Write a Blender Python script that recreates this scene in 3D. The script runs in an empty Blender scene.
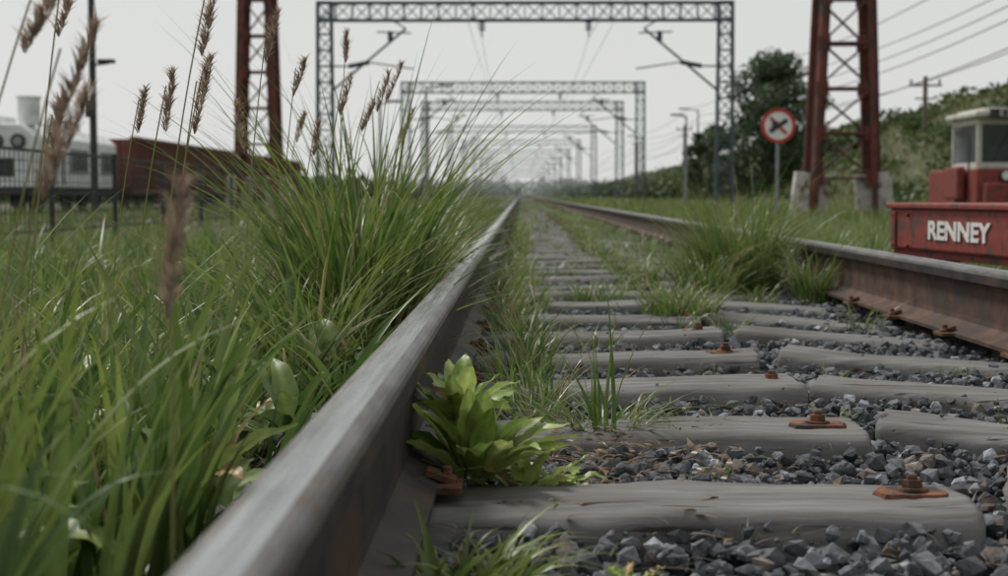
import bpy, bmesh, math, random
import numpy as np
from mathutils import Vector, Matrix, noise
rng=np.random.default_rng(7); random.seed(7)
scene=bpy.context.scene
scene.view_settings.view_transform='Standard'; scene.view_settings.look='None'; scene.view_settings.exposure=0
COL=scene.collection

# ---------------------------------------------------------------- materials
def mat(name,rough=.7,metal=0,spec=.3):
    m=bpy.data.materials.new(name); m.use_nodes=True
    nt=m.node_tree; b=nt.nodes['Principled BSDF']
    b.inputs['Roughness'].default_value=rough; b.inputs['Metallic'].default_value=metal
    b.inputs['Specular IOR Level'].default_value=spec
    return m,nt,b
def noisy(name,c1,c2,scale=5,rough=.7,metal=0,bump=0,vec=(1,1,1),detail=8,lo=.35,hi=.65,c3=None,s3=2,t3=(.55,.65),bdist=.01,spec=.3,rrange=None,c4=None,s4=8,t4=(.6,.66),v4=(1,1,1)):
    m,nt,b=mat(name,rough,metal,spec); N=nt.nodes; L=nt.links
    tc=N.new('ShaderNodeTexCoord'); mp=N.new('ShaderNodeMapping'); mp.inputs['Scale'].default_value=vec
    L.new(tc.outputs['Object'],mp.inputs[0])
    n=N.new('ShaderNodeTexNoise'); n.inputs['Scale'].default_value=scale; n.inputs['Detail'].default_value=detail; n.inputs['Roughness'].default_value=.65
    L.new(mp.outputs[0],n.inputs[0])
    r=N.new('ShaderNodeValToRGB'); r.color_ramp.elements[0].position=lo; r.color_ramp.elements[1].position=hi
    r.color_ramp.elements[0].color=(*c1,1); r.color_ramp.elements[1].color=(*c2,1)
    L.new(n.outputs[0],r.inputs[0]); out=r.outputs[0]
    def layer(out,c,s,t,v):
        mp2=N.new('ShaderNodeMapping'); mp2.inputs['Scale'].default_value=v; L.new(tc.outputs['Object'],mp2.inputs[0])
        n2=N.new('ShaderNodeTexNoise'); n2.inputs['Scale'].default_value=s; n2.inputs['Detail'].default_value=7; L.new(mp2.outputs[0],n2.inputs[0])
        mr=N.new('ShaderNodeMapRange'); mr.inputs[1].default_value=t[0]; mr.inputs[2].default_value=t[1]; L.new(n2.outputs[0],mr.inputs[0])
        mx=N.new('ShaderNodeMixRGB'); mx.inputs[2].default_value=(*c,1); L.new(mr.outputs[0],mx.inputs[0]); L.new(out,mx.inputs[1]); return mx.outputs[0]
    if c3: out=layer(out,c3,s3,t3,(1,1,1))
    if c4: out=layer(out,c4,s4,t4,v4)
    L.new(out,b.inputs['Base Color'])
    if rrange:
        mr2=N.new('ShaderNodeMapRange'); mr2.inputs[1].default_value=.3; mr2.inputs[2].default_value=.7; mr2.inputs[3].default_value=rrange[0]; mr2.inputs[4].default_value=rrange[1]
        L.new(n.outputs[0],mr2.inputs[0]); L.new(mr2.outputs[0],b.inputs['Roughness'])
    if bump:
        bp=N.new('ShaderNodeBump'); bp.inputs['Strength'].default_value=bump; bp.inputs['Distance'].default_value=bdist
        L.new(n.outputs[0],bp.inputs['Height']); L.new(bp.outputs[0],b.inputs['Normal'])
    return m
def attrmat(name,rough=.6,trans=0,nscale=0,nvar=.25,metal=0,bump=0,spec=.3):
    m,nt,b=mat(name,rough,metal,spec); N=nt.nodes; L=nt.links
    a=N.new('ShaderNodeAttribute'); a.attribute_name='Col'; out=a.outputs[0]
    if nscale:
        tc=N.new('ShaderNodeTexCoord'); n=N.new('ShaderNodeTexNoise'); n.inputs['Scale'].default_value=nscale; n.inputs['Detail'].default_value=6
        L.new(tc.outputs['Object'],n.inputs[0])
        mr=N.new('ShaderNodeMapRange'); mr.inputs[1].default_value=.3; mr.inputs[2].default_value=.7; mr.inputs[3].default_value=1-nvar; mr.inputs[4].default_value=1+nvar
        L.new(n.outputs[0],mr.inputs[0])
        vm=N.new('ShaderNodeVectorMath'); vm.operation='SCALE'; L.new(out,vm.inputs[0]); L.new(mr.outputs[0],vm.inputs['Scale']); out=vm.outputs[0]
        if bump:
            bp=N.new('ShaderNodeBump'); bp.inputs['Strength'].default_value=bump; bp.inputs['Distance'].default_value=.004
            L.new(n.outputs[0],bp.inputs['Height']); L.new(bp.outputs[0],b.inputs['Normal'])
    L.new(out,b.inputs['Base Color'])
    if trans:
        t=N.new('ShaderNodeBsdfTranslucent'); L.new(out,t.inputs[0]); mx=N.new('ShaderNodeMixShader'); mx.inputs[0].default_value=trans
        L.new(b.outputs[0],mx.inputs[1]); L.new(t.outputs[0],mx.inputs[2]); L.new(mx.outputs[0],N['Material Output'].inputs[0])
    return m

M_grass=attrmat('grass_blade',.36,.38,nscale=25,nvar=.12,spec=.45)
M_leaf=attrmat('leaf',.42,.28,nscale=60,nvar=.2,spec=.35)
M_tree=attrmat('tree_foliage',.6,.2)
M_stone=attrmat('ballast_stone',.85,0,nscale=90,nvar=.35,bump=.5,spec=.2)
M_steelp=attrmat('painted_lattice_steel',.6,0,nscale=3,nvar=.2)
M_sleeper=noisy('weathered_sleeper',(.085,.082,.079),(.235,.228,.219),3.4,.88,bump=.5,vec=(.9,12,12),lo=.28,hi=.70,c3=(.11,.10,.09),s3=3.2,t3=(.48,.72),bdist=.006,spec=.12,c4=(.045,.04,.036),s4=4,t4=(.63,.69),v4=(.8,13,13))
M_railtop=noisy('rail_running_surface',(.30,.31,.325),(.42,.43,.44),26,.28,.9,vec=(3,.10,3),bump=.02,rrange=(.20,.34))
M_railedge=noisy('rail_head_edge',(.07,.067,.066),(.16,.155,.15),22,.48,.5,vec=(2,.3,2),bump=.15,bdist=.002,c3=(.12,.075,.05),s3=12,t3=(.56,.72))
M_railside=noisy('rail_side_rust',(.018,.015,.014),(.050,.040,.036),12,.65,.1,bump=.4,c3=(.09,.048,.03),s3=5,t3=(.54,.74),bdist=.003)
M_railrust=noisy('rail_web_rust',(.045,.028,.022),(.12,.066,.045),10,.8,.0,bump=.4,c3=(.045,.038,.035),s3=3,t3=(.5,.65),bdist=.003)
M_rust=noisy('rust',(.05,.026,.018),(.26,.105,.052),38,.9,.0,bump=.9,bdist=.003,c3=(.05,.035,.03),s3=18,t3=(.46,.60))
M_clip=noisy('dark_rusty_clip',(.045,.025,.018),(.17,.075,.042),40,.9,.0,bump=.6,bdist=.002)
M_ground=noisy('ground_grass_soil',(.035,.045,.02),(.085,.09,.04),1.2,.95,c3=(.08,.07,.048),s3=.35,t3=(.5,.7))
M_bed=noisy('trackbed',(.015,.015,.017),(.055,.052,.05),40,.95,bump=.6)
M_red=noisy('red_tower_paint',(.10,.030,.025),(.18,.053,.041),4,.7,c3=(.065,.036,.03),s3=2.5,t3=(.46,.62))
M_pale=noisy('pale_concrete',(.42,.40,.37),(.6,.58,.55),6,.9,c3=(.2,.13,.1),s3=5,t3=(.55,.62))
M_white=noisy('white_paint',(.62,.64,.64),(.76,.77,.77),2,.5,c3=(.42,.42,.40),s3=1.2,t3=(.58,.75))
M_dark=noisy('dark_metal',(.03,.032,.035),(.06,.06,.063),8,.6)
M_glass=noisy('window_glass',(.03,.035,.04),(.05,.06,.065),2,.12,spec=.6)
M_wagon=noisy('wagon_oxide_paint',(.13,.052,.038),(.20,.08,.06),1.5,.75,c3=(.09,.05,.04),s3=.8,t3=(.5,.65))
M_trolley=noisy('red_chipped_paint',(.19,.036,.030),(.27,.055,.044),14,.6,c3=(.09,.05,.04),s3=9,t3=(.53,.64),bump=.15,c4=(.07,.045,.035),s4=22,t4=(.57,.64))
M_cream=noisy('cream_paint',(.42,.42,.36),(.56,.55,.48),6,.55,c3=(.25,.22,.17),s3=3,t3=(.56,.7))
M_signw=noisy('sign_white',(.68,.68,.66),(.78,.78,.76),9,.45)
M_letter=noisy('lettering_paint',(.62,.60,.56),(.76,.75,.72),30,.6,c3=(.3,.2,.17),s3=40,t3=(.62,.68))
M_signr=noisy('sign_red',(.42,.03,.025),(.5,.05,.04),9,.45)
M_galv=noisy('galvanised_steel',(.2,.21,.22),(.32,.33,.34),9,.5,.3)
M_wood=noisy('pole_wood',(.12,.10,.085),(.2,.17,.15),3,.9,vec=(6,6,.5))
M_bark=noisy('bark',(.05,.04,.03),(.11,.09,.07),8,.95)
M_lamp=noisy('lamp_glass',(.6,.6,.58),(.7,.7,.68),9,.2)

# ---------------------------------------------------------------- mesh helpers
def npmesh(name,V,F,mats,col=None,smooth=False,parent=None,midx=None):
    me=bpy.data.meshes.new(name); V=np.asarray(V,np.float32); F=np.asarray(F,np.int32)
    me.vertices.add(len(V)); me.vertices.foreach_set('co',V.ravel())
    me.loops.add(F.size); me.loops.foreach_set('vertex_index',F.ravel())
    me.polygons.add(len(F)); me.polygons.foreach_set('loop_start',np.arange(0,F.size,F.shape[1],dtype=np.int32))
    me.polygons.foreach_set('use_smooth',np.full(len(F),smooth))
    if midx is not None: me.polygons.foreach_set('material_index',np.asarray(midx,np.int32))
    me.update(calc_edges=True)
    if col is not None:
        a=me.attributes.new('Col','FLOAT_COLOR','POINT'); c=np.ones((len(V),4),np.float32); c[:,:3]=col; a.data.foreach_set('color',c.ravel())
    for m in (mats if isinstance(mats,list) else [mats]): me.materials.append(m)
    o=bpy.data.objects.new(name,me); COL.objects.link(o)
    if parent: o.parent=parent
    return o
def empty(name,loc=(0,0,0),rz=0):
    e=bpy.data.objects.new(name,None); e.location=loc; e.rotation_euler=(0,0,rz); e.empty_display_size=.2; COL.objects.link(e); return e
class B:
    def __init__(s): s.v=[];s.f=[];s.m=[];s.c=[]
    def add(s,vs,fs,m=0,col=(1,1,1)):
        o=len(s.v); s.v+= [tuple(v) for v in vs]; s.f+=[tuple(i+o for i in f) for f in fs]; s.m+=[m]*len(fs); s.c+=[col]*len(vs)
    def box(s,c,d,m=0,col=(1,1,1),R=None):
        vs=[Vector((sx*d[0]/2,sy*d[1]/2,sz*d[2]/2)) for sx in(-1,1) for sy in(-1,1) for sz in(-1,1)]
        if R is not None: vs=[R@v for v in vs]
        c=Vector(c); s.add([v+c for v in vs],[(0,1,3,2),(4,6,7,5),(0,4,5,1),(2,3,7,6),(0,2,6,4),(1,5,7,3)],m,col)
    def strut(s,p,q,w,h=None,m=0,col=(1,1,1)):
        p=Vector(p);q=Vector(q);d=q-p;L=d.length
        R=d.to_track_quat('Z','Y').to_matrix(); s.box((p+q)/2,(w,h or w,L),m,col,R)
    def cyl(s,p,q,r,n=12,r2=None,m=0,col=(1,1,1)):
        p=Vector(p);q=Vector(q);d=q-p; r2=r if r2 is None else r2
        R=d.to_track_quat('Z','Y').to_matrix()
        vs=[p+R@Vector((r*math.cos(a),r*math.sin(a),0)) for a in [2*math.pi*i/n for i in range(n)]]
        vs+=[q+R@Vector((r2*math.cos(a),r2*math.sin(a),0)) for a in [2*math.pi*i/n for i in range(n)]]
        s.add(vs,[(i,(i+1)%n,(i+1)%n+n,i+n) for i in range(n)]+[tuple(reversed(range(n))),tuple(range(n,2*n))],m,col)
    def obj(s,name,mats,parent=None,bevel=0,smooth=False,col=False):
        me=bpy.data.meshes.new(name); me.from_pydata(s.v,[],s.f)
        for m in (mats if isinstance(mats,list) else [mats]): me.materials.append(m)
        me.polygons.foreach_set('material_index',s.m)
        if smooth: me.polygons.foreach_set('use_smooth',[True]*len(s.f))
        if col:
            a=me.attributes.new('Col','FLOAT_COLOR','POINT'); c=np.ones((len(s.v),4),np.float32); c[:,:3]=s.c; a.data.foreach_set('color',c.ravel())
        me.update(); o=bpy.data.objects.new(name,me); COL.objects.link(o)
        if parent: o.parent=parent
        if bevel:
            b=o.modifiers.new('b','BEVEL'); b.width=bevel; b.segments=2; b.limit_method='ANGLE'
        return o

# ---------------------------------------------------------------- world + sun
w=bpy.data.worlds.new("World"); scene.world=w; w.use_nodes=True; nt=w.node_tree; N=nt.nodes; L=nt.links
sky=N.new('ShaderNodeTexSky'); sky.sky_type='NISHITA'; sky.sun_disc=False; sky.sun_elevation=math.radians(52); sky.sun_rotation=math.radians(-40)
sky.dust_density=4; sky.air_density=1
hs=N.new('ShaderNodeHueSaturation'); hs.inputs['Saturation'].default_value=.15; L.new(sky.outputs[0],hs.inputs['Color'])
tc=N.new('ShaderNodeTexCoord'); sp=N.new('ShaderNodeSeparateXYZ'); L.new(tc.outputs['Generated'],sp.inputs[0])
cr=N.new('ShaderNodeValToRGB'); cr.color_ramp.elements[0].position=0; cr.color_ramp.elements[1].position=.3
cr.color_ramp.elements[0].color=(.78,.785,.77,1); cr.color_ramp.elements[1].color=(.64,.66,.655,1); L.new(sp.outputs[2],cr.inputs[0])
sc=N.new('ShaderNodeVectorMath'); sc.operation='SCALE'; sc.inputs['Scale'].default_value=10; L.new(cr.outputs[0],sc.inputs[0])
mx=N.new('ShaderNodeMixRGB'); mx.inputs[0].default_value=.88; L.new(hs.outputs[0],mx.inputs[1]); L.new(sc.outputs[0],mx.inputs[2])
bg=N['Background']; bg.inputs['Strength'].default_value=.1; L.new(mx.outputs[0],bg.inputs[0])
sd=bpy.data.lights.new('sun','SUN'); sd.energy=2.9; sd.angle=math.radians(12); sd.color=(1,.965,.91)
so=bpy.data.objects.new('sun',sd); COL.objects.link(so); so.rotation_euler=(math.radians(38),0,math.radians(40+180))
so.location=(0,0,20)

# ---------------------------------------------------------------- ground
def hz(x,y):
    t=min(max((x-12)/13,0),1); t=t*t*(3-2*t)
    f=1 if y<140 else max(.25,1-(y-140)/500)
    return -.1+ t*f*(5.2+ .7*noise.noise(Vector((x*.05,y*.03,0))))+ (t*.5*noise.noise(Vector((x*.2,y*.15,3))))
xs=list(np.unique(np.concatenate([np.linspace(-900,-40,12),np.linspace(-40,10,16),np.linspace(10,60,36),np.linspace(60,900,14)])))
ys=list(np.unique(np.concatenate([np.linspace(-60,200,80),np.linspace(200,800,40),np.linspace(800,4000,10)])))
V=[(x,y,hz(x,y)) for y in ys for x in xs]; nx=len(xs)
F=[(j*nx+i,j*nx+i+1,(j+1)*nx+i+1,(j+1)*nx+i) for j in range(len(ys)-1) for i in range(nx-1)]
npmesh('ground',V,F,M_ground,smooth=True)
b=B(); b.add([(-.75,-3,-.088),(2.3,-3,-.088),(2.3,700,-.088),(-.75,700,-.088)],[(0,1,2,3)]); b.obj('trackbed',M_bed)

# ---------------------------------------------------------------- rails
RT=.197
def rail(name,cx,webmat,hw=.036,fw=.075):
    prof=[(-fw,0),(-fw,.010),(-.03,.022),(-.010,.035),(-.008,.05),(-.008,.135),(-.014,.148),(-hw,.156),(-hw-.001,.180),(-hw+.001,.187),(-hw+.004,.1915),(-hw+.009,.1945),(-.016,.1962),(-.006,RT)]
    prof=prof+[(-x,z) for x,z in reversed(prof)]
    n=len(prof); Y=[-1.5]+[i*.25-1.2 for i in range(60)]+[14+i*4 for i in range(30)]+[140,200,300,450,700]
    V=[];F=[];mi=[]
    for y in Y:
        wob=.0012*noise.noise(Vector((cx*9,y*.9,0)))
        for x,z in prof: V.append((cx+x+wob,y,z))
    for j in range(len(Y)-1):
        for i in range(n):
            k=(i+1)%n; F.append((j*n+i,(j+1)*n+i,(j+1)*n+k,j*n+k))
            if 12<=i<=14: mi.append(0)
            elif 8<=i<=18: mi.append(3)
            elif 6<=i<=20: mi.append(1)
            else: mi.append(2)
    return npmesh(name,V,F,[M_railtop,M_railside,webmat,M_railedge],midx=mi,smooth=False)
XL,XR=-.166,1.305
rail('steel_rail',XL,M_railside,hw=.032,fw=.055); rail('steel_rail',XR,M_railrust)

# ---------------------------------------------------------------- sleepers
SP=.603; Y0=2.01
V=[];F=[]
def sleeper(x0,x1,yc,rot,drop,ns,seed):
    prof=[(-.112,-.13),(-.116,-.035),(-.112,-.014),(-.100,-.002),(-.082,.0005),(-.05,.001),(-.025,.001),(0,.0015),(.025,.001),(.05,.001),(.082,0),(.100,-.004),(.112,-.014),(.116,-.035),(.112,-.13)]
    o=len(V); n=len(prof)
    for i in range(ns+1):
        t=i/ns; x=x0+(x1-x0)*t
        sag=-.014*math.sin(math.pi*t)+.014*noise.noise(Vector((x*2.5,seed,0)))
        wy=1+.09*noise.noise(Vector((x*4,seed,5)))
        if i==0 or i==ns: wy*=.93
        for (py,pz) in prof:
            top=pz>-.05
            nz=(.003*noise.noise(Vector((x*6,py*20,seed)))+.0015*noise.noise(Vector((x*20,py*50,seed)))-.003*abs(noise.noise(Vector((x*2,py*45,seed+3))))) if top else 0
            if top and abs(py)>.09: nz-=.012*max(0,noise.noise(Vector((x*6,seed,py*3+30))))
            ny=.006*noise.noise(Vector((x*7,pz*20,seed+9)))+ .014*noise.noise(Vector((x*2.2,seed,20)))
            yy=py*wy+ny; dx=x-x0
            V.append((x0+dx*math.cos(rot)+yy*math.sin(rot)+(.02*noise.noise(Vector((py*25,seed,1))) if i in(0,ns) else 0), yc-dx*math.sin(rot)+yy*math.cos(rot), pz+sag+nz-drop*dx))
    for i in range(ns):
        for j in range(n-1):
            F.append((o+i*n+j,o+(i+1)*n+j,o+(i+1)*n+j+1,o+i*n+j+1))
    for base in (o,o+ns*n):
        for j in range(n//2):
            a,b_=base+j,base+n-1-j; c,d=base+n-2-j,base+j+1
            if c!=d: F.append((a,d,c,b_) if base==o else (a,b_,c,d))
            else: F.append((a,d,b_,b_))
k=-2
while True:
    yc=Y0+SP*k
    if yc>160: break
    near=k<14; ns=130 if near else (16 if yc<40 else 5)
    sleeper(-.40,.60+.03*math.sin(k*3.1),yc+.012*math.sin(k*2.3),.015*math.sin(k*5.),0,ns,k*3.7)
    sleeper(.67+.02*math.cos(k*2.),1.75,yc+.08+.02*math.sin(k*1.7),.29 if yc<25 else .1,.028,ns,k*3.7+50)
    k+=1
npmesh('railway_sleepers',V,F,M_sleeper,smooth=True)

b=B(); cb=B()
k=-1
while Y0+SP*k<30:
    y=Y0+SP*k; x=.535+.012*math.sin(k*4.); z0=-.006
    a0=.5*math.sin(k*7.)
    n=18; vs=[];
    for zz,sc_ in ((z0-.004,1.08),(z0+.004,1.0)):
        for i in range(n):
            a=a0+2*math.pi*i/n; r=1+.34*noise.noise(Vector((i*1.3,k*2.1,0))); ex=.046/max(abs(math.cos(a)),abs(math.sin(a))*1.2)
            ex=min(ex,.053); vs.append((x+ex*r*sc_*math.cos(a),y+ex*r*sc_*.8*math.sin(a),zz+.002*noise.noise(Vector((i*2.,k,4)))))
    b.add(vs,[(i,(i+1)%n,(i+1)%n+n,i+n) for i in range(n)]+[tuple(range(n,2*n))])
    tl=Vector((.1*math.sin(k*3.),.1*math.cos(k*5.),1)).normalized(); p=Vector((x,y,z0+.003))
    b.cyl(p,p+tl*.005,.022,16,.021); b.cyl(p+tl*.005,p+tl*.016,.0145,6,.0135); b.cyl(p+tl*.016,p+tl*.023,.008,10,.007)
    for cx,s in ((XL,-1),(XL,1),(XR,-1),(XR,1)):
        yy=y-(.17 if cx==XR else 0); o_=-.022 if cx==XL else 0
        cb.box((cx+s*(.085+o_),yy,.004),(.05,.09,.010),0)
        cb.strut((cx+s*(.06+o_),yy,.024),(cx+s*(.10+o_),yy,.010),.032,.010)
        cb.cyl((cx+s*(.088+o_),yy,.01),(cx+s*(.088+o_),yy,.030),.008,6)
    k+=1
b.obj('sleeper_bolts',M_rust,bevel=.001); cb.obj('rail_clips',M_clip,bevel=.0015)

# ---------------------------------------------------------------- ballast stones
def templates(n):
    out=[]
    for i in range(n):
        bm=bmesh.new()
        for _ in range(16):
            v=Vector((random.gauss(0,1),random.gauss(0,1),random.gauss(0,1))).normalized()*random.uniform(.75,1)
            v.x*=random.uniform(.9,1.2); v.z*=.78; bm.verts.new(v)
        r=bmesh.ops.convex_hull(bm,input=bm.verts)
        bmesh.ops.delete(bm,geom=[g for g in r['geom_interior'] if isinstance(g,bmesh.types.BMVert)],context='VERTS')
        bmesh.ops.triangulate(bm,faces=bm.faces[:]); bm.verts.index_update()
        out.append((np.array([v.co[:] for v in bm.verts]),np.array([[v.index for v in f.verts] for f in bm.faces]))); bm.free()
    return out
T=templates(24)
def rotm(n):
    q=rng.normal(size=(n,4)); q/=np.linalg.norm(q,axis=1)[:,None]; a,b_,c,d=q.T
    return np.stack([1-2*(c*c+d*d),2*(b_*c-a*d),2*(b_*d+a*c),2*(b_*c+a*d),1-2*(b_*b_+d*d),2*(c*d-a*b_),2*(b_*d-a*c),2*(c*d+a*b_),1-2*(b_*b_+c*c)],-1).reshape(n,3,3)
def stones(P,S):
    Vs=[];Fs=[];Cs=[];o=0
    idx=rng.integers(0,len(T),len(P))
    g=rng.uniform(.05,.165,len(P)); lt=rng.random(len(P))<.07; g[lt]=rng.uniform(.22,.33,lt.sum())
    base=np.stack([g*.94,g*.99,g*1.08],1)
    br=rng.random(len(P))<.08; base[br]*=np.array([1.25,1.0,.8])
    for ti,(tv,tf) in enumerate(T):
        sel=np.where(idx==ti)[0]; n=len(sel)
        if not n: continue
        R=rotm(n); vv=np.einsum('nij,vj->nvi',R,tv)*S[sel][:,None,None]; vv[:,:,2]*=.85
        vv+=P[sel][:,None,:]
        Vs.append(vv.reshape(-1,3)); Fs.append((tf[None]+ (np.arange(n)*len(tv))[:,None,None]+o).reshape(-1,3)); o+=n*len(tv)
        Cs.append(np.repeat(base[sel],len(tv),0))
    return np.concatenate(Vs),np.concatenate(Fs),np.concatenate(Cs)
def region(n,x0,x1,y0,y1,z0,z1):
    return np.stack([rng.uniform(x0,x1,n),rng.uniform(y0,y1,n),rng.uniform(z0,z1,n)],1)
Ps=[];Ss=[]
for (n,x0,x1,y0,y1,z0,z1,s0,s1) in [(7500,-.1,1.8,1.1,4.2,-.08,-.040,.013,.027),(2600,-.1,1.7,1.1,4.2,-.050,-.028,.009,.020),
      (8500,-.1,1.8,4.2,9,-.07,-.032,.014,.029),(6000,-.1,1.8,9,24,-.06,-.030,.022,.038),(1800,-.6,-.2,.8,8,-.08,-.05,.014,.026),
      (2500,1.4,2.2,3.5,12,-.07,-.0,.016,.03),(2500,-.1,1.8,1.1,3.5,-.050,-.028,.004,.009)]:
    Ps.append(region(n,x0,x1,y0,y1,z0,z1)); Ss.append(rng.uniform(s0,s1,n))
nst=80; P=region(nst,0,1.2,1.7,6,-.008,.001); Ps.append(P); Ss.append(rng.uniform(.002,.006,nst))
P=[]
for k in range(-1,12):
    for s in (-1,1):
        for _ in range(9): P.append((rng.uniform(0,1.2),Y0+SP*k+s*rng.uniform(.13,.16),rng.uniform(-.036,-.022)))
Ps.append(np.array(P)); Ss.append(rng.uniform(.012,.022,len(P)))
V,F,C=stones(np.concatenate(Ps),np.concatenate(Ss)); npmesh('gravel_ballast',V,F,M_stone,C)

# ---------------------------------------------------------------- grass
G1=np.array([.055,.108,.026]); G2=np.array([.195,.265,.072]); STR=np.array([.33,.27,.15])
def gcol(n,straw=.06,g1=G1,g2=G2):
    t=rng.random(n)[:,None]; c=g1*(1-t)+g2*t; s=rng.random(n)<straw; c[s]=STR*rng.uniform(.6,1.1,(s.sum(),1)); return c
class Gr:
    def __init__(s): s.V=[];s.F=[];s.C=[];s.o=0
    def blades(s,P,H,W,yaw=None,bend=.4,droop=.2,straw=.06,seg=6,fold=False,col=None,tw0=.9):
        n=len(P); H=np.broadcast_to(H,n); W=np.broadcast_to(W,n)
        yaw=rng.uniform(0,2*np.pi,n) if yaw is None else yaw
        bend=np.broadcast_to(bend,n)*rng.uniform(.4,1.5,n); droop=np.broadcast_to(droop,n)*rng.uniform(.3,1.6,n)
        t=np.linspace(0,1,seg+1)[None,:]
        hx=np.cos(yaw)[:,None]; hy=np.sin(yaw)[:,None]
        r=(bend*H)[:,None]*t**1.9+.06*H[:,None]*t
        ex=rng.uniform(2.2,3.2,n)[:,None]
        z=H[:,None]*(t-droop[:,None]*t**ex)
        c=np.stack([P[:,0,None]+hx*r,P[:,1,None]+hy*r,P[:,2,None]+z],-1)
        tw=rng.uniform(-tw0,tw0,n)[:,None]+rng.uniform(-tw0,tw0,n)[:,None]*t
        sx=-np.sin(yaw[:,None]+tw); sy=np.cos(yaw[:,None]+tw)
        wp=W[:,None]*.5*(.55+.45*np.sin(np.pi*np.minimum(t*1.5,1)**.8))*(1-t**2.6)
        side=np.stack([sx*wp,sy*wp,0*wp],-1)
        if fold:
            off=np.stack([hx*wp*.45,hy*wp*.45,.0*wp],-1)
            vv=np.stack([c-side-off,c,c+side-off],2); k=3
        else: vv=np.stack([c-side,c+side],2); k=2
        m=(seg+1)*k
        s.V.append(vv.reshape(-1,3))
        fs=[]
        for j in range(seg):
            for q in range(k-1):
                fs.append([j*k+q,j*k+q+1,(j+1)*k+q+1,(j+1)*k+q])
        fs=np.array(fs); s.F.append((fs[None]+(np.arange(n)*m)[:,None,None]+s.o).reshape(-1,4)); s.o+=n*m
        c0=gcol(n,straw) if col is None else col
        tt=np.repeat(t.ravel(),k)[None,:,None]
        tipc=c0*np.array([1.35,1.15,.95])
        cc=c0[:,None,:]*(1-tt**3)+tipc[:,None,:]*tt**3
        s.C.append(cc.reshape(-1,3))
    def obj(s,name,m=None):
        return npmesh(name,np.concatenate(s.V),np.concatenate(s.F),m or M_grass,np.concatenate(s.C),smooth=True)
def tuftP(n,x,y,r,z=-.08):
    a=rng.uniform(0,2*np.pi,n); d=r*np.sqrt(rng.random(n)); return np.stack([x+d*np.cos(a),y+d*np.sin(a),np.full(n,z)],1),a
def addtuft(g,n,x,y,r,h,w,bend=.6,droop=.35,straw=.06,z=-.08,fold=False,seg=7,ys=1,hmin=.45,col=None):
    P,a=tuftP(n,x,y,r,z); P[:,1]=y+(P[:,1]-y)*ys; a=a+rng.normal(0,.7,n)
    g.blades(P,h*rng.uniform(hmin,1.1,n),w*rng.uniform(.6,1.3,n),yaw=a,bend=bend,droop=droop,straw=straw,fold=fold,seg=seg,col=col)

g=Gr()
def field(g,n,x0,x1,y0,y1,h,w,bend=.35,droop=.2,straw=.06,z=-.1,seg=5,fold=False,pw=1):
    P=np.stack([rng.uniform(x0,x1,n),y0+(y1-y0)*rng.random(n)**pw,np.full(n,z)],1)
    cl=np.sin(P[:,0]*3.1+np.sin(P[:,1]*1.7))*np.cos(P[:,1]*2.3+P[:,0])*.22+1
    g.blades(P,h*cl*rng.uniform(.5,1.1,n),w*rng.uniform(.6,1.3,n),bend=bend,droop=droop,straw=straw,seg=seg,fold=fold)
def clumps(g,nc,per,x0,x1,y0,y1,h,w,r,bend=.4,droop=.3,seg=8,straw=.05,fold=True,hmin=.45):
    for i in range(nc):
        x=rng.uniform(x0,x1); y=rng.uniform(y0,y1); m=int(per*rng.uniform(.5,1.4)); tone=rng.uniform(.0,1)
        tt=np.clip(tone+rng.normal(0,.22,m),0,1)[:,None]; c=G1*(1-tt)+G2*tt; s_=rng.random(m)<straw; c[s_]=STR*rng.uniform(.6,1.1,(s_.sum(),1))
        addtuft(g,m,x,y,r*rng.uniform(.6,1.3),h*rng.uniform(.65,1.2),w*rng.uniform(.7,1.35),bend=bend*rng.uniform(.7,1.4),droop=droop,straw=straw,z=-.1,seg=seg,fold=fold,col=c,hmin=hmin)
clumps(g,22,13,-.85,-.40,.85,1.5,.50,.022,.05,bend=.24,droop=.18,seg=11,straw=.01,hmin=.6)
clumps(g,44,14,-1.05,-.38,1.45,2.6,.47,.018,.06,bend=.32,droop=.22,seg=9,straw=.02)
clumps(g,75,20,-1.9,-.38,2.4,4.4,.40,.015,.08,bend=.45,seg=8)
clumps(g,60,22,-3.2,-.8,4,8,.40,.014,.12,bend=.5,seg=6,fold=False)
field(g,2600,-1.7,-.3,1.1,4.8,.17,.008,seg=5,bend=.8,droop=.4,straw=.10)
field(g,3600,-5,-.42,5,14,.30,.011,seg=4)
field(g,4200,-3,-.45,8,45,.30,.018,seg=4)
clumps(g,60,22,-4.6,-.6,7,18,.42,.014,.15,bend=.5,seg=5,fold=False)
for (x,y,h,n) in ((-.31,1.95,.20,18),(-.30,2.45,.26,30),(-.29,2.9,.29,40),(-.31,3.3,.32,50),(-.33,5.6,.44,60),(-.36,6.8,.34,50),(-.40,8.2,.32,50),(-.45,10,.32,50)):
    addtuft(g,n,x,y,.06,h,.009,bend=.8,droop=.4,z=-.09,seg=7,fold=True,ys=1.8,straw=.12)
P=np.stack([rng.uniform(-.70,-.44,24),rng.uniform(.95,1.5,24),np.full(24,-.1)],1)
g.blades(P,rng.uniform(.46,.60,24),rng.uniform(.018,.028,24),yaw=rng.normal(0,1.1,24)-.3,bend=.34,droop=.35,seg=14,fold=True,straw=0,tw0=.5)
g.obj('tall_grass')
g=Gr()
addtuft(g,460,-.43,4.0,.15,.84,.013,bend=.5,droop=.33,fold=True,ys=1.8,seg=10)
addtuft(g,150,-.44,4.3,.14,1.0,.012,bend=.33,droop=.25,fold=True,ys=1.8,seg=10,hmin=.6)
addtuft(g,320,-.39,4.7,.11,.72,.012,bend=.7,droop=.42,fold=True,ys=1.6,seg=9)
addtuft(g,120,-.48,3.4,.10,.56,.014,bend=.6,droop=.35,fold=True,seg=9)
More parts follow.
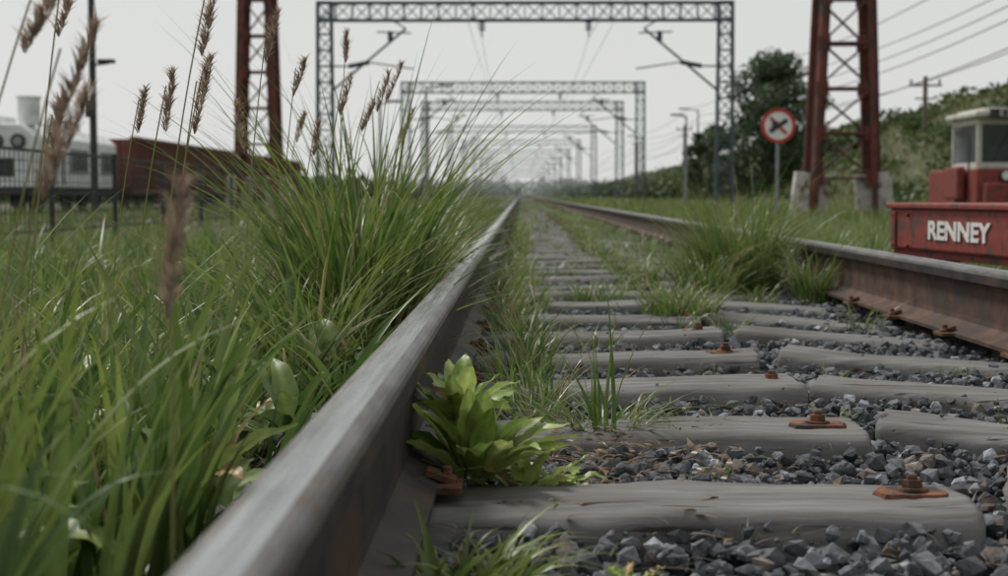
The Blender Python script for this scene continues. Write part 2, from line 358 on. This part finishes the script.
addtuft(g,200,-.36,3.6,.08,.44,.011,bend=.8,droop=.45,fold=True,straw=.14,ys=2)
addtuft(g,20,-.34,3.2,.06,.34,.018,bend=.8,droop=.5,fold=True,straw=.6)
addtuft(g,50,-.38,3.0,.06,.36,.024,bend=.7,droop=.45,fold=True,straw=.06,seg=9)
g.obj('grass_clump')
g=Gr()
for i in range(60):
    y=3.1+i*.33+rng.normal(0,.1); addtuft(g,75 if y<9 else 30,-.02+rng.normal(0,.035),y,.065,.18+.06*rng.random(),.0045+.0003*y,bend=.6,droop=.35,z=-.05,seg=5,straw=.14,ys=1.8)
for i in range(55):
    y=5.2+i*.4+rng.normal(0,.1); addtuft(g,44,.46+.12*rng.random()+.01*(y-5),y,.10,.13+.06*rng.random(),.005+.0003*y,bend=.6,droop=.35,z=-.04,seg=5,straw=.15,ys=1.8)
for i in range(48):
    y=7.6+i*.55; addtuft(g,55,.95+rng.normal(0,.13),y,.22,.19,.008,bend=.5,z=-.05,seg=4,ys=1.5)
for i in range(46):
    k=rng.integers(3,22); addtuft(g,int(rng.uniform(15,45)),rng.uniform(.05,1.15),Y0+SP*(k+.5)+rng.normal(0,.05),.06,.08+.10*rng.random(),.005,bend=.8,droop=.4,z=-.045,seg=5,straw=.2)
P=np.stack([rng.uniform(-.1,1.25,5000),rng.uniform(16,110,5000),np.full(5000,-.05)],1)
g.blades(P,.10*rng.uniform(.5,1.3,5000),.03,seg=3)
addtuft(g,40,.12,1.56,.05,.06,.005,z=-.06,bend=.8,droop=.4,fold=True)
addtuft(g,110,-.07,1.60,.06,.15,.016,z=-.07,bend=.7,droop=.45,straw=.08,fold=True,ys=1.4)
addtuft(g,50,-.02,1.70,.04,.10,.010,z=-.07,bend=.9,droop=.45,straw=.1,fold=True,ys=1.4)
addtuft(g,9,.15,2.62,.03,.33,.008,z=-.05,bend=.22,droop=.06,fold=True,seg=9,hmin=.6,straw=0)
addtuft(g,150,.15,2.66,.09,.15,.0055,z=-.05,bend=1.2,droop=.5,fold=True,straw=.2)
addtuft(g,70,.03,2.75,.06,.15,.005,z=-.05,bend=1.0,droop=.5,fold=True,straw=.2)
addtuft(g,40,.30,2.66,.07,.09,.004,z=-.04,bend=1.2,droop=.5,fold=True,straw=.3)
addtuft(g,280,.55,5.1,.12,.22,.0055,z=-.04,bend=.9,droop=.4)
addtuft(g,150,.30,5.9,.12,.18,.005,z=-.04,bend=.9,droop=.4)
for (x,y) in ((.3,2.3),(.95,2.9),(.45,3.5),(.8,4.1),(1.05,3.6),(.2,3.9),(.36,4.6),(.9,5.),(.62,2.9),(.75,3.55)):
    addtuft(g,16,x,y,.04,.06,.0035,z=-.045,bend=1.,droop=.4,straw=.3)
g.obj('track_weeds_grass')
g=Gr()
addtuft(g,720,1.00,6.8,.19,.58,.007,z=-.05,bend=.65,droop=.33,ys=1.5,straw=.05)
addtuft(g,190,.98,6.6,.13,.70,.0065,z=-.05,bend=.4,droop=.22,ys=1.6,straw=.08)
addtuft(g,280,.80,6.4,.13,.38,.0065,z=-.05,bend=.8,droop=.4,ys=1.5)
addtuft(g,190,1.2,6.1,.07,.40,.006,z=-.05,bend=.8,droop=.5,ys=1.8)
addtuft(g,90,.62,7.4,.10,.26,.006,z=-.05,bend=.8)
g.obj('grass_clump')
g=Gr()
field(g,5000,1.5,4,4.6,16,.26,.008,z=-.1,seg=4)
clumps(g,26,40,1.5,3.4,6,16,.48,.008,.12,bend=.5,seg=5,fold=False)
field(g,8000,1.9,13,14,50,.36,.02,z=-.1,seg=4,straw=.1)
field(g,5500,1.9,15,45,140,.45,.05,z=-.1,seg=3,straw=.12)
field(g,5500,-13,-1.2,30,160,.4,.05,z=-.1,seg=3,straw=.12)
field(g,5000,-14,-4.6,10,34,.28,.02,z=-.1,seg=4,straw=.15)
n=16000; hx_=rng.uniform(12.5,30,n); hy_=30+300*rng.random(n)**1.5; hp=np.array([(x,y,hz(x,y)-.03) for x,y in zip(hx_,hy_)])
t=rng.random(n)[:,None]; g.blades(hp,.6*rng.uniform(.5,1.3,n),.07*(1+hy_/200),bend=.5,seg=3,col=(np.array([.075,.10,.035])*(1-t)+np.array([.22,.22,.095])*t))
g.obj('meadow_grass')

# seed-head reeds
g=Gr()
reeds=[(-.50,1.5,.60,.10),(-.455,1.45,.545,.08),(-.262,1.08,.385,.0),(-.60,2.5,.585,.06),(-.57,2.6,.60,.05),(-.60,2.8,.64,.07),(-.53,3.5,.70,.04),(-.47,4.0,.82,.02),(-.37,3.9,.70,.10),
 (-.40,3.8,.62,.09),(-.51,3.0,.75,.05),(-.47,2.2,.69,.07),(-.62,2.0,.70,.05),(-.50,3.6,.56,.05),(-.33,4.2,.62,.08),(-.8,3.1,.60,.06),(-.70,2.2,.52,.05),(-.42,1.3,.47,.05),(-.66,4.4,.62,.05),(-.62,3.3,.58,-.05),(-.36,4.1,.74,.05),(-.42,3.5,.66,.06)]
for (x,y,zt,lean) in reeds:
    n=14; bx=x-lean*1.2; pts=[]
    for i in range(n+1):
        t=i/n; pts.append(Vector((bx+(x-bx)*t**2.2,y+.03*math.sin(t*2),-.1+(zt+.1)*t)))
    rad=.0012
    for ang in (0,math.pi/2):
        s=Vector((math.cos(ang),math.sin(ang),0))*rad
        vv=[];
        for p in pts: vv+= [p-s,p+s]
        o=g.o; g.V.append(np.array([v[:] for v in vv])); g.F.append(np.array([[2*j,2*j+1,2*j+3,2*j+2] for j in range(n)])+o); g.o+=len(vv); g.C.append(np.tile([.22,.22,.09],(len(vv),1)))
    hl=.08+.04*random.random(); ns=170
    d=(pts[-1]-pts[-3]).normalized(); d=(d+Vector((random.uniform(-.05,.3),0,0))).normalized()
    c=rng.random(ns); wdt=np.sin(np.pi*np.clip(c*.9+.08,0,1))*.011
    a=rng.uniform(0,2*np.pi,ns)
    P=np.stack([pts[-1].x+d.x*hl*(c-.2)+np.cos(a)*wdt*.3,pts[-1].y+d.y*hl*(c-.2)+np.sin(a)*wdt*.3,pts[-1].z+d.z*hl*(c-.8)],1)
    tt=rng.random(ns)[:,None]; colr=np.array([.19,.14,.11])*(1-tt)+np.array([.42,.33,.26])*tt
    g.blades(P,.020*rng.uniform(.6,1.3,ns),.0036,yaw=a,bend=.6,droop=.1,seg=2,col=colr)
g.obj('seed_head_reeds')

# ---------------------------------------------------------------- broadleaf plants
def leafplant(name,x,y,z,spec,ca=(.14,.22,.045),cb_=(.40,.47,.15),stem=0):
    V=[];F=[];C=[]
    for (yaw,Lf,W,el,curl) in spec:
        nl,nw=12,4; o=len(V); d=Vector((math.cos(yaw),math.sin(yaw),0)); s=Vector((-d.y,d.x,0)); p=Vector((x,y,z+stem*random.random())); e=el
        p=p+d*.024*random.random()
        tw=random.uniform(-.45,.45); cc=random.random(); base=Vector(ca).lerp(Vector(cb_),cc)
        if random.random()<.05: base=Vector((.32,.22,.09))
        for i in range(nl+1):
            t=i/nl; dirv=d*math.cos(e)+Vector((0,0,1))*math.sin(e); nrm=d*-math.sin(e)+Vector((0,0,1))*math.cos(e)
            if i: p=p+dirv*Lf/nl
            e-=curl/nl*(.5+t)
            wd=W*.5*(math.sin(math.pi*min(1,max(0,(t-.04))/.96)**.95)**.8 if t<1 else 0)+.002*(1-t)
            ss=(s*math.cos(tw)+nrm*math.sin(tw))
            for j in range(nw+1):
                u=j/nw*2-1; q=p+ss*u*wd+nrm*(abs(u)*wd*.32+ .003*math.sin(t*20+yaw*3)*abs(u))
                V.append(q[:]); k=1.3 if j==nw//2 else 1; C.append((base*k*(.9+.2*t))[:])
        for i in range(nl):
            for j in range(nw): a=o+i*(nw+1)+j; F.append((a,a+1,a+nw+2,a+nw+1))
    return npmesh(name,V,F,M_leaf,np.array(C),smooth=True)
def spec(n,L0,L1,W0,W1,e0,e1,c0=.5,c1=1.3,off=0):
    return [(i*2.4+off+random.uniform(-.4,.4),random.uniform(L0,L1),random.uniform(W0,W1),e0+(e1-e0)*i/n+random.uniform(-.2,.2),random.uniform(c0,c1)) for i in range(n)]
leafplant('broadleaf_weed',-.064,2.13,-.01,spec(32,.11,.17,.032,.046,.45,1.4,.3,.9))
leafplant('broadleaf_weed',-.092,2.20,.065,spec(18,.08,.125,.028,.038,.6,1.4,.3,.8,.8))
leafplant('broadleaf_weed',.005,2.12,-.05,spec(16,.09,.13,.026,.036,.4,1.1,.4,.9,.4))
leafplant('broadleaf_weed',.04,2.22,-.05,spec(12,.07,.11,.022,.030,.3,1.0,.4,.9,1.4))
for (x,y,nn) in ((-.42,1.9,16),(-.55,1.55,16),(-.48,2.6,18),(-.70,2.2,16),(-.36,2.35,12),(-.62,3.1,18),(-.40,3.15,14),(-.85,2.8,16)):
    leafplant('broadleaf_weed',x,y,-.09,spec(nn,.09,.17,.03,.05,.4,1.4,.4,1.1,x*9),(.07,.12,.03),(.20,.26,.075),stem=.12)
leafplant('seedling',.118,1.66,-.035,[(i*1.25,random.uniform(.02,.035),.011,.4+.2*(i%3),.5) for i in range(8)])
leafplant('seedling',.27,1.95,-.03,[(i*1.4,.02,.009,.5,.5) for i in range(5)])

g=Gr(); n=520
P=np.stack([rng.normal(.25,.35,n),rng.uniform(1.6,5.5,n),rng.uniform(-.03,-.012,n)],1); P[:,0]=np.clip(P[:,0],-.08,1.2)
g.blades(P,.012*np.ones(n),.0025,bend=6,droop=.9,seg=5,col=np.array([.26,.2,.12])*rng.uniform(.4,1.1,(n,1)))
n=240; P=np.stack([rng.normal(.12,.13,n),rng.normal(2.33,.22,n),rng.uniform(-.025,-.008,n)],1)
g.blades(P,.012*np.ones(n),.012,bend=3,droop=.9,seg=5,col=np.array([.24,.16,.09])*rng.uniform(.4,1.1,(n,1)))
g.obj('leaf_litter')

# ---------------------------------------------------------------- catenary portals
def lattice(b,p,q,wa,wb,ua,ub,pan,ch,br,col):
    p=Vector(p);q=Vector(q);ua=Vector(ua);ub=Vector(ub)
    def cn(t,i):
        w_=[wa[k]+(wb[k]-wa[k])*t for k in(0,1)]; s=[(-1,-1),(1,-1),(1,1),(-1,1)][i]
        return p.lerp(q,t)+ua*s[0]*w_[0]/2+ub*s[1]*w_[1]/2
    for i in range(4): b.strut(cn(0,i),cn(1,i),ch,col=col)
    for k in range(pan):
        t0,t1=k/pan,(k+1)/pan
        for i in range(4):
            j=(i+1)%4
            if k%2: b.strut(cn(t0,i),cn(t1,j),br,col=col)
            else: b.strut(cn(t0,j),cn(t1,i),br,col=col)
            b.strut(cn(t1,i),cn(t1,j),br,col=col)
def portal(y,z=7.72,full=True,haze=0):
    c0=np.array([.075,.095,.112]); c1=np.array([.50,.52,.52]); col=tuple(c0*(1-haze)+c1*haze)  # air haze painted into the steel colour, paler for farther portals
    b=B(); xl,xr=-7.45,7.8; gr=-.15
    for x in (xl,xr): lattice(b,(x,y,gr),(x,y,z),(.62,.48),(.5,.5),(1,0,0),(0,1,0),13,.075+.03*haze,.04+.02*haze,col)
    lattice(b,(xl-.25,y,z-.36),(xr+.25,y,z-.36),(.66,.5),(.66,.5),(0,0,1),(0,1,0),24 if full else 14,.07+.03*haze,.04+.02*haze,col)
    dk=tuple(np.array(col)*.75)
    for x,s in ((xl,1),(xr,-1)):
        b.strut((x+s*.25,y,4.35),(x+s*3.1,y,z-1.0),.08,col=dk); b.strut((x+s*3.1,y,z-1.0),(x+s*2.6,y,z-.7),.05,col=dk)
        b.strut((x+s*1.7,y,5.45),(x+s*3.4,y,5.2),.05,col=dk)
        b.cyl((x+s*.9,y,5.3),(x+s*1.7,y,5.45),.09,8,col=dk)
        b.strut((x+s*.3,y,5.3),(x+s*.9,y,5.3),.06,col=dk)
        b.strut((x+s*2.0,y,6.6),(x+s*3.3,y,6.55),.05,col=dk); b.cyl((x+s*2.5,y,6.25),(x+s*2.5,y,6.62),.10,8,col=dk)
    for x in (-1.45,2.6):
        b.strut((x,y,z-.7),(x,y,z-1.3),.05,col=dk)
        for kk in range(3): b.cyl((x,y,z-.8-kk*.13),(x,y,z-.74-kk*.13),.13,10,col=dk)
    b.obj('catenary_portal',M_steelp,col=True)
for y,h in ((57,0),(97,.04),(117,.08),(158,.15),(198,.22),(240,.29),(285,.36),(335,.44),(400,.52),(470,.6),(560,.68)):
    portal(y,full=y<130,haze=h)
def wire(name,path,r=.012,m=M_dark):
    b=B()
    for p,q in zip(path[:-1],path[1:]): b.strut(p,q,r*2,m=0)
    return b.obj(name,m)
pw=empty('overhead_wires')
def sagline(x,z,ysup,sag,n=8):
    pts=[]
    for a,c in zip(ysup[:-1],ysup[1:]):
        for i in range(n): t=i/n; pts.append((x,a+(c-a)*t,z-4*sag*t*(1-t)))
    pts.append((x,ysup[-1],z)); return pts
sup=[-10,57,97,117,158,198,240,285,335,400]
for x in (-1.45,2.6): 
    wire('messenger',sagline(x,6.35,sup,.5),.007).parent=pw; wire('contact',[(x,-10,5.2),(x,400,5.2)],.005).parent=pw
for x,z in ((13.2,5.75),(12.6,5.1),(13.9,6.5),(13.5,4.6),(12.9,7.0),(12.2,4.2)):
    wire('feeder',sagline(x,z,[-20,34,74,114,160,220,300],.45),.012).parent=pw

# ---------------------------------------------------------------- red lattice towers
def tower(x,y,base,top,h,lw=.2):
    e=empty('red_lattice_tower',(x,y,-.1)); b=B(); dp=.6
    def c(t,sx,sy): wd=base+(top-base)*t; return Vector((sx*(wd/2),sy*(dp/2)*(1-.3*t),h*t))
    for sx in(-1,1):
        for sy in(-1,1): b.strut(c(.0,sx,sy),c(1,sx,sy),lw,.13)
        b.strut(c(.0,sx,0),c(1,sx,0),lw*.45,dp*.7)
    n=10; ts=[.08+.92*(i/n) for i in range(n+1)]
    for i in range(n):
        for sy in(-1,1):
            b.strut(c(ts[i],-1,sy*1.06),c(ts[i],1,sy*1.06),.15,.05)
            a_,b_=(c(ts[i],-1,sy),c(ts[i+1],1,sy)) if (i+(sy>0))%2 else (c(ts[i],1,sy),c(ts[i+1],-1,sy)); b.strut(a_,b_,.12,.04)
        for sx in (-1,1): 
            for sy in (-1,1): b.box(c(ts[i],sx*.90,sy*1.2),(.28,.03,.32))
    b.obj('lattice_frame',M_red,e,bevel=.008)
    f=B()
    for sx in(-1,1):
        f.strut(c(0,sx*1.10,0),c(.09,sx*1.0,0),lw+.06,dp+.2)
    f.obj('footings',M_pale,e,bevel=.02)
tower(7.33,34,1.42,.55,11,.26)
tower(-8.08,46,1.2,.5,12,.2)

# ---------------------------------------------------------------- prohibition sign
e=empty('traffic_sign',(4.48,26,0)); b=B(); zc=1.6
b.cyl((0,0,-.1),(0,0,1.85),.032,12); b.box((0,-.035,zc+.14),(.3,.02,.04)); b.box((0,-.035,zc-.14),(.3,.02,.04)); b.obj('post',M_galv,e)
b=B(); b.cyl((0,-.05,zc),(0,-.065,zc),.295,48); b.obj('disc',M_signw,e)
b=B(); n=48; vs=[];fs=[]
for i in range(n):
    a=2*math.pi*i/n
    for r,yy in ((.298,-.05),(.298,-.072),(.240,-.072),(.240,-.06)): vs.append((r*math.cos(a),yy,zc+r*math.sin(a)))
for i in range(n):
    for j in range(3): k=(i+1)%n; fs.append((i*4+j,k*4+j,k*4+j+1,i*4+j+1))
b.add(vs,fs); b.obj('red_rim',M_signr,e)
b=B(); b.box((0,-.071,zc),(.40,.006,.055),R=Matrix.Rotation(.78,3,'Y')); b.obj('red_bar',M_signr,e)
b=B(); b.box((0,-.079,zc),(.36,.006,.075),R=Matrix.Rotation(-.6,3,'Y')); b.box((-.06,-.085,zc+.02),(.10,.006,.12)); b.obj('black_symbol',M_dark,e)

# ---------------------------------------------------------------- red trolley with lettering
e=empty('rail_trolley',(1.50,6.05,-.008),-math.atan2(1.0,.13))
LN=2.1; WD=1.1
b=B(); b.box((LN/2,WD/2,.275),(LN,WD,.165)); b.obj('body',M_trolley,e,bevel=.012)
b=B(); b.box((LN/2,WD/2,.366),(LN+.03,WD+.03,.022)); b.obj('deck',M_trolley,e,bevel=.006)
b=B(); b.box((LN/2,WD/2,.182),(LN-.02,WD-.03,.03)); 
for x in (.06,1.35,LN-.12): b.box((x,-.004,.268),(.035,.010,.15))
for x in (.06,.2,1.35,LN-.12):
    for z in (.21,.33): b.cyl((x,.0,z),(x,-.014,z),.008,8)
b.obj('frame_ribs',M_trolley,e,bevel=.003)
b=B()
for x in (.3,LN-.3):
    for y in (.1,WD-.1): b.cyl((x,y-.03,.06),(x,y+.03,.06),.13,24); b.cyl((x,y-.05,.06),(x,y+.05,.06),.04,12)
    b.cyl((x,.0,.06),(x,WD,.06),.025,10)
b.obj('wheels',M_dark,e)
def text(s,size,parent,loc,rot,m,name,ext=.001,off=.0,sx=1):
    cu=bpy.data.curves.new(name,'FONT'); cu.body=s; cu.size=size; cu.extrude=ext; cu.offset=off; cu.align_x='CENTER'; cu.align_y='CENTER'
    o=bpy.data.objects.new(name,cu); COL.objects.link(o); bpy.context.view_layer.update()
    me=bpy.data.meshes.new_from_object(o.evaluated_get(bpy.context.evaluated_depsgraph_get())); bpy.data.objects.remove(o)
    o=bpy.data.objects.new(name,me); me.materials.clear(); me.materials.append(m); COL.objects.link(o); o.parent=parent; o.location=loc; o.rotation_euler=rot; o.scale=(sx,1,1); return o
text('RENNEY',.094,e,(.66,-.004,.272),(math.pi/2,0,0),M_letter,'lettering',off=.0034,sx=1.5,ext=.001)

# ---------------------------------------------------------------- small rail tractor
e=empty('rail_tractor',(8.3,27.5,-.1))
b=B(); b.box((1.15,1.6,.62),(2.1,3.2,.75)); b.box((1.15,-.12,.52),(1.9,.3,.4)); b.box((-.02,1.0,.72),(.16,.9,.62)); b.obj('body',M_trolley,e,bevel=.04)
b=B()
for x in(.18,1.0,1.9):
    for y in (.15,1.7): b.box((x,y,1.42),(.09,.09,.92))
b.box((1.04,.15,1.03),(1.8,.1,.14)); b.box((1.04,.15,1.86),(1.8,.1,.12)); b.box((.18,.92,1.03),(.1,1.5,.14)); b.box((.18,.92,1.86),(.1,1.5,.12)); b.obj('cab_frame',M_cream,e,bevel=.015)
b=B(); b.box((1.05,.85,1.98),(2.05,2.0,.12)); b.box((1.05,.85,2.06),(1.7,1.7,.08)); b.obj('roof',M_cream,e,bevel=.04)
b=B(); b.box((.59,.165,1.44),(.72,.02,.74)); b.box((1.45,.165,1.44),(.8,.02,.74)); b.box((.165,.92,1.44),(.02,1.45,.74)); b.obj('windows',M_glass,e)
b=B(); b.box((.75,-.16,1.99),(.95,.06,.17)); b.obj('route_board',M_dark,e,bevel=.01)
text('E 201',.16,e,(.62,-.195,1.99),(math.pi/2,0,0),M_signw,'board_text')
b=B(); 
for x in (.62,1.7): b.cyl((x,-.02,.86),(x,-.10,.86),.11,20); 
b.obj('headlight_rims',M_dark,e)
b=B()
for x in (.62,1.7): b.cyl((x,-.10,.86),(x,-.115,.86),.085,20)
b.obj('headlights',M_lamp,e)
b=B()
for x in(.2,2.1):
    for y in(.6,2.6): b.cyl((x-.08,y,.3),(x+.08,y,.3),.32,24)
b.strut((-.02,.1,.9),(-.02,.1,1.6),.03); b.strut((.45,.14,1.15),(.75,.14,1.75),.015)
b.obj('wheels',M_dark,e)

# ---------------------------------------------------------------- white locomotive + wagons (left)
e=empty('white_locomotive',(-16.2,40,-.1))
b=B(); pr=[(0,.7),(0,2.1),(.35,2.42),(2.75,2.42),(3.1,2.1),(3.1,.7)]
vs=[(x,0,z) for x,z in pr]+[(x,8.2,z) for x,z in pr]; n=6
b.add(vs,[tuple(range(n)),tuple(reversed(range(n,2*n)))]+[(i,i+n,(i+1)%n+n,(i+1)%n) for i in range(n)]); b.obj('body',M_white,e,bevel=.05)
b=B(); b.box((1.55,4.1,.6),(2.8,8.0,.22)); b.box((1.55,-.15,.6),(2.6,.3,.16)); 
for y in (1.2,2.8,5.4,7.0):
    for x in(.8,2.3): b.cyl((x-.07,y,.42),(x+.07,y,.42),.42,20)
b.obj('underframe',M_dark,e)
b=B(); 
for x in (.75,1.35,2.1,2.7): b.cyl((x,-.02,1.95),(x,-.09,1.95),.20,24)
b.box((1.6,-.015,1.25),(1.9,.03,.5))
for x in (.85,1.6,2.35): b.box((3.115,x*1.0+.2,1.25),(.03,.05,.9))
b.obj('fans',M_dark,e)
b=B()
for x in (.75,1.35,2.1,2.7):
    b.cyl((x,-.09,1.95),(x,-.10,1.95),.12,20)
b.obj('fan_hubs',M_galv,e)
b=B(); b.box((3.112,4.1,1.5),(.03,1.5,.55)); b.box((3.112,7.0,1.5),(.03,1.0,.55)); b.obj('windows',M_glass,e)
b=B()
for y0,w_ in ((4.1,1.5),(7.0,1.0)):
    for dy in(-w_/2-.05,w_/2+.05,0): b.box((3.12,y0+dy,1.5),(.045,.07,.62))
    for dz in(-.31,.31): b.box((3.12,y0,1.5+dz),(.04,w_+.2,.06))
for k in range(9): b.box((3.11,1.0+k*.22,2.0),(.04,.12,.12))
b.obj('trim',M_galv,e)
b=B(); b.cyl((2.7,.9,2.42),(2.7,.9,3.15),.30,20); b.cyl((2.7,.9,3.15),(2.7,.9,3.2),.34,20); b.box((1.2,2,2.55),(1.0,1.6,.3)); b.box((2.2,5,2.52),(.8,2,.2)); b.obj('exhaust_stack',M_white,e)
for i,y0 in enumerate((49.2,62.0,74.8)):
    e=empty('freight_wagon',(-15.8,y0,-.1)); b=B()
    b.box((1.5,6.1,1.48),(2.9,12.2,1.75)); 
    for k in range(31): b.box((2.98,.1+k*.4,1.46),(.09,.13,1.62)); 
    for k in range(8): b.box((.15+k*.39,-.03,1.46),(.12,.08,1.62))
    b.box((2.97,6.1,2.38),(.14,12.3,.12)); b.box((2.97,6.1,.6),(.14,12.3,.14)); b.obj('body',M_wagon,e)
    b=B(); 
    for y in (1.5,3.2,9,10.7):
        for x in(.8,2.3): b.cyl((x-.07,y,.42),(x+.07,y,.42),.42,16)
    b.box((1.5,6.1,.5),(2.2,12,.12)); b.obj('underframe',M_dark,e)

# ---------------------------------------------------------------- fence
e=empty('mesh_fence'); b=B(); FX=-5.05; zt=.86
y=6.0
while y<27:
    b.strut((FX,y,-.1),(FX,y,zt+.05),.05); y+=2.5
for z in (zt,.02): b.strut((FX,6,z),(FX,26,z),.03)
b.obj('posts_rails',M_dark,e)
b=B(); y=6.0
while y<26: b.strut((FX,y,0),(FX,y,zt),.008); y+=.14
for k in range(1,8): b.strut((FX+.006,6,zt*k/8),(FX+.006,26,zt*k/8),.008)
b.obj('mesh',M_dark,e)

# ---------------------------------------------------------------- lamp posts, poles
def lamppost(name,x,y,h,arm,m=M_galv,hd=.7,r=.09):
    e=empty(name,(x,y,-.1)); b=B(); b.cyl((0,0,0),(0,0,h),r,12,r*.6); b.cyl((0,0,0),(0,0,.5),r*1.6,12); b.strut((0,0,h-.1),(arm,0,h+.05),.06); b.obj('column',m,e)
    b=B(); b.box((arm,0,h+.04),(hd,.25,.12)); b.obj('lamp_head',M_galv,e,bevel=.03)
e=empty('street_lamp',(-10.9,38,-.1)); b=B(); b.cyl((0,0,0),(0,0,8.5),.10,12,.08); b.strut((0,0,3.8),(.42,0,3.85),.05); b.obj('column',M_dark,e)
b=B(); b.box((.36,0,3.9),(.42,.25,.1)); b.box((-.05,-.1,2.7),(.22,.2,.45)); b.obj('lamp_head',M_dark,e,bevel=.02)
lamppost('street_lamp',9.0,81,4.8,-.5); lamppost('street_lamp',-4.6,73,5.8,.9); lamppost('street_lamp',12.5,105,6.5,-1)
lamppost('street_lamp',-6.2,66,4.6,.6); lamppost('street_lamp',11.4,140,6.0,-1.0)
for (x,y,h) in ((20,74,6.35),(14.5,97,5.2),(16.5,150,7.5),(16.5,210,8)):
    e=empty('utility_pole',(x,y,-.1)); b=B(); b.cyl((0,0,0),(0,0,h),.16,10,.11); b.obj('pole',M_wood,e)
    b=B(); b.strut((-.8,0,h-.45),(.8,0,h-.45),.1); b.strut((-.5,0,h-1.1),(.5,0,h-1.1),.08)
    for xx in(-.7,0,.7): b.cyl((xx,0,h-.4),(xx,0,h-.15),.06,8)
    b.obj('crossarm',M_wood,e)

# ---------------------------------------------------------------- foliage
def leaves(P,size,c):
    n=len(P); R=rotm(n)
    q=np.array([[-.6,0,0],[0,-.38,.1],[.6,0,0],[0,.38,.1]])
    vv=np.einsum('nij,vj->nvi',R,q)*size[:,None,None]+P[:,None,:]
    return vv.reshape(-1,3),(np.arange(n*4).reshape(n,4)),np.repeat(c,4,0)
def blobs(cs,rs,per,dark,light):
    P=[];C=[]
    for c,r in zip(cs,rs):
        n=per; d=rng.normal(size=(n,3)); d/=np.linalg.norm(d,axis=1)[:,None]; rad=rng.random(n)**.45
        p=d*rad[:,None]*np.array(r); P.append(p+np.array(c))
        tone=rng.uniform(.0,.7); t=np.clip(tone+rng.normal(0,.18,n),0,1)[:,None]
        C.append(np.array(dark)*(1-t)+np.array(light)*t)
    return np.concatenate(P),np.concatenate(C)
def tree(name,x,y,z0,h,wd,ncl,per,leaf,dark,light,low=.12):
    e=empty(name,(x,y,z0)); b=B(); pts=[Vector((0,0,0))]
    for i in range(1,7): pts.append(Vector((random.uniform(-.1,.1)*i*.3,random.uniform(-.1,.1)*i*.3,h*.9*i/6)))
    for i in range(6): b.cyl(pts[i],pts[i+1],.035*h*(1-i/6.5)*.6,8,.035*h*(1-(i+1)/6.5)*.6)
    cs=[];rs=[]
    for i in range(ncl):
        t=low+(1-low)*(i+random.random())/ncl; prof=math.sin(math.pi*min(1,(t*.85+.13))**1.15)**.8*(1-.2*t)
        a=random.uniform(0,6.28); r=wd*.5*prof*random.uniform(.35,1.1)
        c=Vector((r*math.cos(a),r*math.sin(a),h*t)); cs.append(c[:]); s=wd*random.uniform(.07,.15); rs.append((s*1.2,s*1.2,s*.75))
        k=min(5,int(t*5)); b.cyl(pts[k],c,.006*h,5,.002*h)
    b.obj('trunk_limbs',M_bark,e)
    P,C=blobs(cs,rs,per,dark,light); s=leaf*rng.uniform(.6,1.3,len(P)); V,F,C2=leaves(P,s,C)
    npmesh('crown',V,F,M_tree,C2,parent=e)
tree('broadleaf_tree',14.9,88,-.3,8.7,7.4,120,100,.24,(.035,.065,.03),(.12,.175,.075))
tree('broadleaf_tree',27.5,83,4.6,2.3,2.4,26,110,.18,(.03,.05,.02),(.08,.12,.045))
tree('broadleaf_tree',13.2,104,-.2,5.2,4.2,40,110,.26,(.05,.08,.04),(.11,.15,.07))
cs=[];rs=[]
for i in range(700):
    y=rng.uniform(38,330); x=rng.uniform(13.5,34); z=hz(x,y); s=rng.uniform(.25,.75)*(1+y/400); cs.append((x,y,z+s*.3)); rs.append((s*1.6,s*1.6,s*.75))
P,C=blobs(cs,rs,110,(.045,.08,.026),(.18,.22,.08)); haze_tint=np.clip((P[:,1]-110)/700,0,.45)[:,None]; C=C*(1-haze_tint)+np.array([.36,.40,.36])*haze_tint  # distance haze mixed into the shrub leaf colours along Y
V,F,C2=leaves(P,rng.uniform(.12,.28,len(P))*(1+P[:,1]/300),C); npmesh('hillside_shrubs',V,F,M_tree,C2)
cs=[];rs=[]
for i in range(260):
    side=rng.random()<.5; y=rng.uniform(95,420); x=rng.uniform(10,15) if side else rng.uniform(-40,-10); s=rng.uniform(.5,1.3)*(1+y/500)
    cs.append((x,y,s*.4)); rs.append((s*1.6,s*1.6,s*.9))
for i in range(90):
    y=rng.uniform(84,130); x=rng.uniform(-34,-14); s=rng.uniform(.7,1.5); cs.append((x,y,s*.6)); rs.append((s*1.5,s*1.5,s*.9))
P,C=blobs(cs,rs,120,(.04,.065,.025),(.12,.16,.06)); haze_tint=np.clip((P[:,1]-100)/520,0,.65)[:,None]; C=C*(1-haze_tint)+np.array([.38,.42,.38])*haze_tint  # bush colours fade to painted haze grey-green with depth
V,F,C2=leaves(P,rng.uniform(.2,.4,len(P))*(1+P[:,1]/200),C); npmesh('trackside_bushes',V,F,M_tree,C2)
cs=[];rs=[]
for i in range(480):
    x=rng.uniform(-330,330); y=rng.uniform(720,860); 
    s=rng.uniform(3,6.5); cs.append((x,y,s*.6)); rs.append((s*1.9,s*1.5,s))
P,C=blobs(cs,rs,110,(.33,.36,.35),(.43,.46,.44)); V,F,C2=leaves(P,rng.uniform(1,2.2,len(P)),C); npmesh('distant_trees',V,F,M_tree,C2)  # pale leaf colours are painted-in atmospheric haze

# ---------------------------------------------------------------- camera
cd=bpy.data.cameras.new('camera'); cam=bpy.data.objects.new('camera',cd); COL.objects.link(cam); scene.camera=cam
cam.location=(0,0,.4); cam.rotation_euler=(math.radians(90-3.58),0,math.radians(.62))
cd.sensor_width=36; cd.lens=53.04; cd.clip_start=.05; cd.clip_end=6000
cd.dof.use_dof=True; cd.dof.focus_distance=2.7; cd.dof.aperture_fstop=6.3
